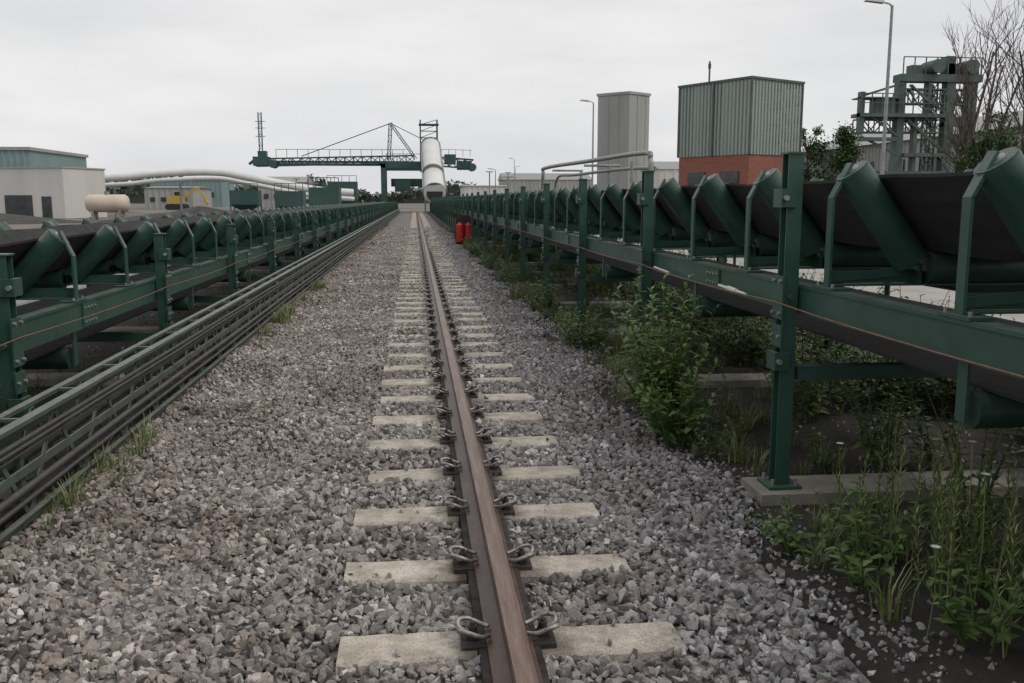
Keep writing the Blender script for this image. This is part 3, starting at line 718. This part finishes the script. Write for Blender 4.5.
for _ in range(18000):
    x=rnd.uniform(-420,420);z=rnd.uniform(.1,1.0)**.6*hh(x);s=rnd.uniform(.5,1.2)
    leaf(b,(x,430+rnd.uniform(0,12),z),(rnd.uniform(-1,1),rnd.uniform(-.4,.4),rnd.uniform(-.5,.8)),s*2,s*1.5)
vs=[];n=840
for k in range(n+1):
    x=-420+k;vs+=[(x,438,0),(x,438,hh(x)*.86+rnd.uniform(-.5,.5))]
b.add(vs,[(2*k,2*k+2,2*k+3,2*k+1) for k in range(n)])
b.obj('distant_tree_line',hazed_tree)
def shed(name,x0,x1,y,h,mat,d=15,ridge=0):
    e=empty(name);b=MB();b.box(x0,x1,y,y+d,0,h);corr_wall(b,(x0,y-.05),(x1,y-.05),0,h,max(1,(x1-x0)/24),.1);b.obj('walls',mat,e)
    b=MB();b.add([(x0-.3,y-.3,h+.01),(x1+.3,y-.3,h+.01),(x1+.3,y+d,h+.01),(x0-.3,y+d,h+.01),(x0-.3,y+d/2,h+.3+ridge),(x1+.3,y+d/2,h+.3+ridge)],[(0,1,5,4),(3,4,5,2),(0,4,3),(1,2,5),(0,3,2,1)]);b.obj('roof',galv,e,fix=True)
    b=MB()
    for k in range(4):
        xx=x0+(x1-x0)*(.12+.22*k);b.box(xx,xx+(x1-x0)*.1,y-.22,y-.16,h*.35,h*.55)
    b.obj('windows',glass,e)
shed('industrial_shed',-31,-22,190,5.0,greyw,ridge=1);shed('industrial_shed',-60,-44,220,6,teal)
shed('industrial_shed',22,44,230,6.5,greyw,ridge=1.5);shed('industrial_shed',9,17,170,4,whitec);shed('industrial_shed',48,90,180,7.5,whitec,ridge=1.5);shed('industrial_shed',-20,-13,140,3.0,whitec)
shed('industrial_shed',-46,-38,165,3.6,greyw)
def hopper(x,y,w,h):
    e=empty('green_transfer_hopper');b=MB();b.box(x,x+w,y,y+2,h*.45,h);b.add([(x,y,h*.449),(x+w,y,h*.449),(x+w,y+2,h*.449),(x,y+2,h*.449),(x+w*.35,y+.8,h*.2),(x+w*.65,y+.8,h*.2),(x+w*.65,y+1.4,h*.2),(x+w*.35,y+1.4,h*.2)],[(0,4,5,1),(1,5,6,2),(2,6,7,3),(3,7,4,0),(4,7,6,5)])
    for a in(x+.06,x+w-.06):
        for c in(y+.06,y+1.94): b.bar((a,c,0),(a,c,h*.45),.1,.1)
    for k in range(5): b.bar((x+w*k/4,y-.05,h),(x+w*k/4,y-.05,h+.6),.05,.05)
    b.bar((x,y-.05,h+.6),(x+w,y-.05,h+.6),.05,.05);b.obj('hopper',green_hazed,e)
hopper(-6.7,60,1.9,2.3);hopper(-11,75,2.2,2.2);hopper(-9,98,3,3.4);hopper(-17,88,2.6,2.4)
e=empty('yellow_excavator',(-37,150,0));b=MB();b.box(-1.3,1.1,-1,1,1.0,2.0);b.box(-.2,.8,-.9,.1,2.01,2.9);b.bar((1,0,1.8),(3.2,0,3.4),.3,.35);b.bar((3.2,0,3.4),(4.4,0,1.6),.25,.28);b.bar((4.2,0,1.5),(4.7,0,.9),.7,.5);b.obj('body_and_boom',yellow,e)
b=MB()
for yy in(-1,.6): b.extr([(-1.6,.3),(-1.3,0),(1.3,0),(1.6,.3),(1.6,.6),(1.3,.9),(-1.3,.9),(-1.6,.6)],yy,yy+.45)
b.box(-.1,.7,-.93,-.91,2.2,2.75);b.obj('tracks',black,e,fix=True)
def mound(name,cx,cy,rx,ry,h,mat,seed):
    b=MB();n=26;vs=[]
    for i in range(n+1):
        for j in range(n+1):
            u=-1+2*i/n;v=-1+2*j/n;r=math.sqrt(u*u+v*v);z=max(0,1-r)*h*(1+.5*mnoise.noise(Vector((u*3,v*3,seed))))-.02;vs.append((cx+u*rx,cy+v*ry,z))
    b.add(vs,[(i*(n+1)+j,(i+1)*(n+1)+j,(i+1)*(n+1)+j+1,i*(n+1)+j+1) for i in range(n) for j in range(n)],True);b.obj(name,mat)
coal=noisy('coal',(.02,.02,.02),(.06,.055,.05),1,.9,bs=.8,bscale=4,bd=.1)
mound('coal_heap',-34,66,12,7,1.2,coal,1);mound('coal_heap',-15,70,8,7,1.0,coal,2);mound('coal_heap',-55,120,20,10,2.5,coal,4)
e=empty('yard_mast');b=MB()
for (x,y,h) in((-22,120,4.2),(-13,105,3.8),(-30,130,4.5),(-9,85,3.0),(8,100,4.5),(12,120,5),(7,70,3.2)):
    b.cyl((x,y,0),(x,y,h),.07,8);b.bar((x-.4,y,h),(x+.4,y,h),.1,.1)
b.obj('poles',galv,e)
e=empty('pipe_rack');b=MB()
for k in range(30):
    y=14+k*3.5;b.cyl((-5.3,y,0),(-5.3,y,.95),.03,6)
for z in(.5,.95): b.cyl((-5.3,14,z),(-5.3,118,z),.03,6)
b.cyl((-5.0,5,.16),(-5.0,118,.16),.11,10);b.obj('rails',galv,e)

# ------------------------------------------------------------ world / light / camera
w=bpy.data.worlds.new('World');sc.world=w;w.use_nodes=True;nt=w.node_tree;bg=nt.nodes['Background']
sky=nt.nodes.new('ShaderNodeTexSky');sky.sky_type='NISHITA';sky.sun_disc=False;sky.sun_elevation=math.radians(50);sky.sun_rotation=math.radians(-60);sky.dust_density=4
tc=nt.nodes.new('ShaderNodeTexCoord')
mp=nt.nodes.new('ShaderNodeMapping');mp.inputs['Scale'].default_value=(1,1,4.5);nt.links.new(tc.outputs['Generated'],mp.inputs[0])
n1=noise(nt,2.2,6,.55,vec=mp.outputs[0])
cl=ramp(nt,n1,[(.32,(6.9,7.0,7.25)),(.5,(7.9,7.9,7.95)),(.66,(8.9,8.8,8.75))])
sep=nt.nodes.new('ShaderNodeSeparateXYZ');nt.links.new(tc.outputs['Generated'],sep.inputs[0])
cl=mix(nt,cl,ramp(nt,sep.outputs[2],[(0,(1.0,1.01,1.03)),(.12,(1.04,1.04,1.04)),(.35,(.98,.97,.97)),(1,(1.1,1.09,1.07))]),1.,'MULTIPLY')
c=mix(nt,sky.outputs[0],cl,.93)
nt.links.new(c,bg.inputs[0]);bg.inputs[1].default_value=.1
L=bpy.data.lights.new('sun','SUN');L.energy=1.3;L.angle=math.radians(22);L.color=(1,.94,.86)
o=bpy.data.objects.new('sun',L);sc.collection.objects.link(o);o.rotation_euler=(math.radians(40),0,math.radians(60))
cam=bpy.data.cameras.new('camera');co=bpy.data.objects.new('camera',cam);sc.collection.objects.link(co);sc.camera=co
cam.sensor_width=36;cam.lens=36*920/1024;cam.clip_end=6000;cam.clip_start=.05
co.location=(0,0,1.5);co.rotation_euler=(math.radians(90-8.74),0,math.radians(-5.95))
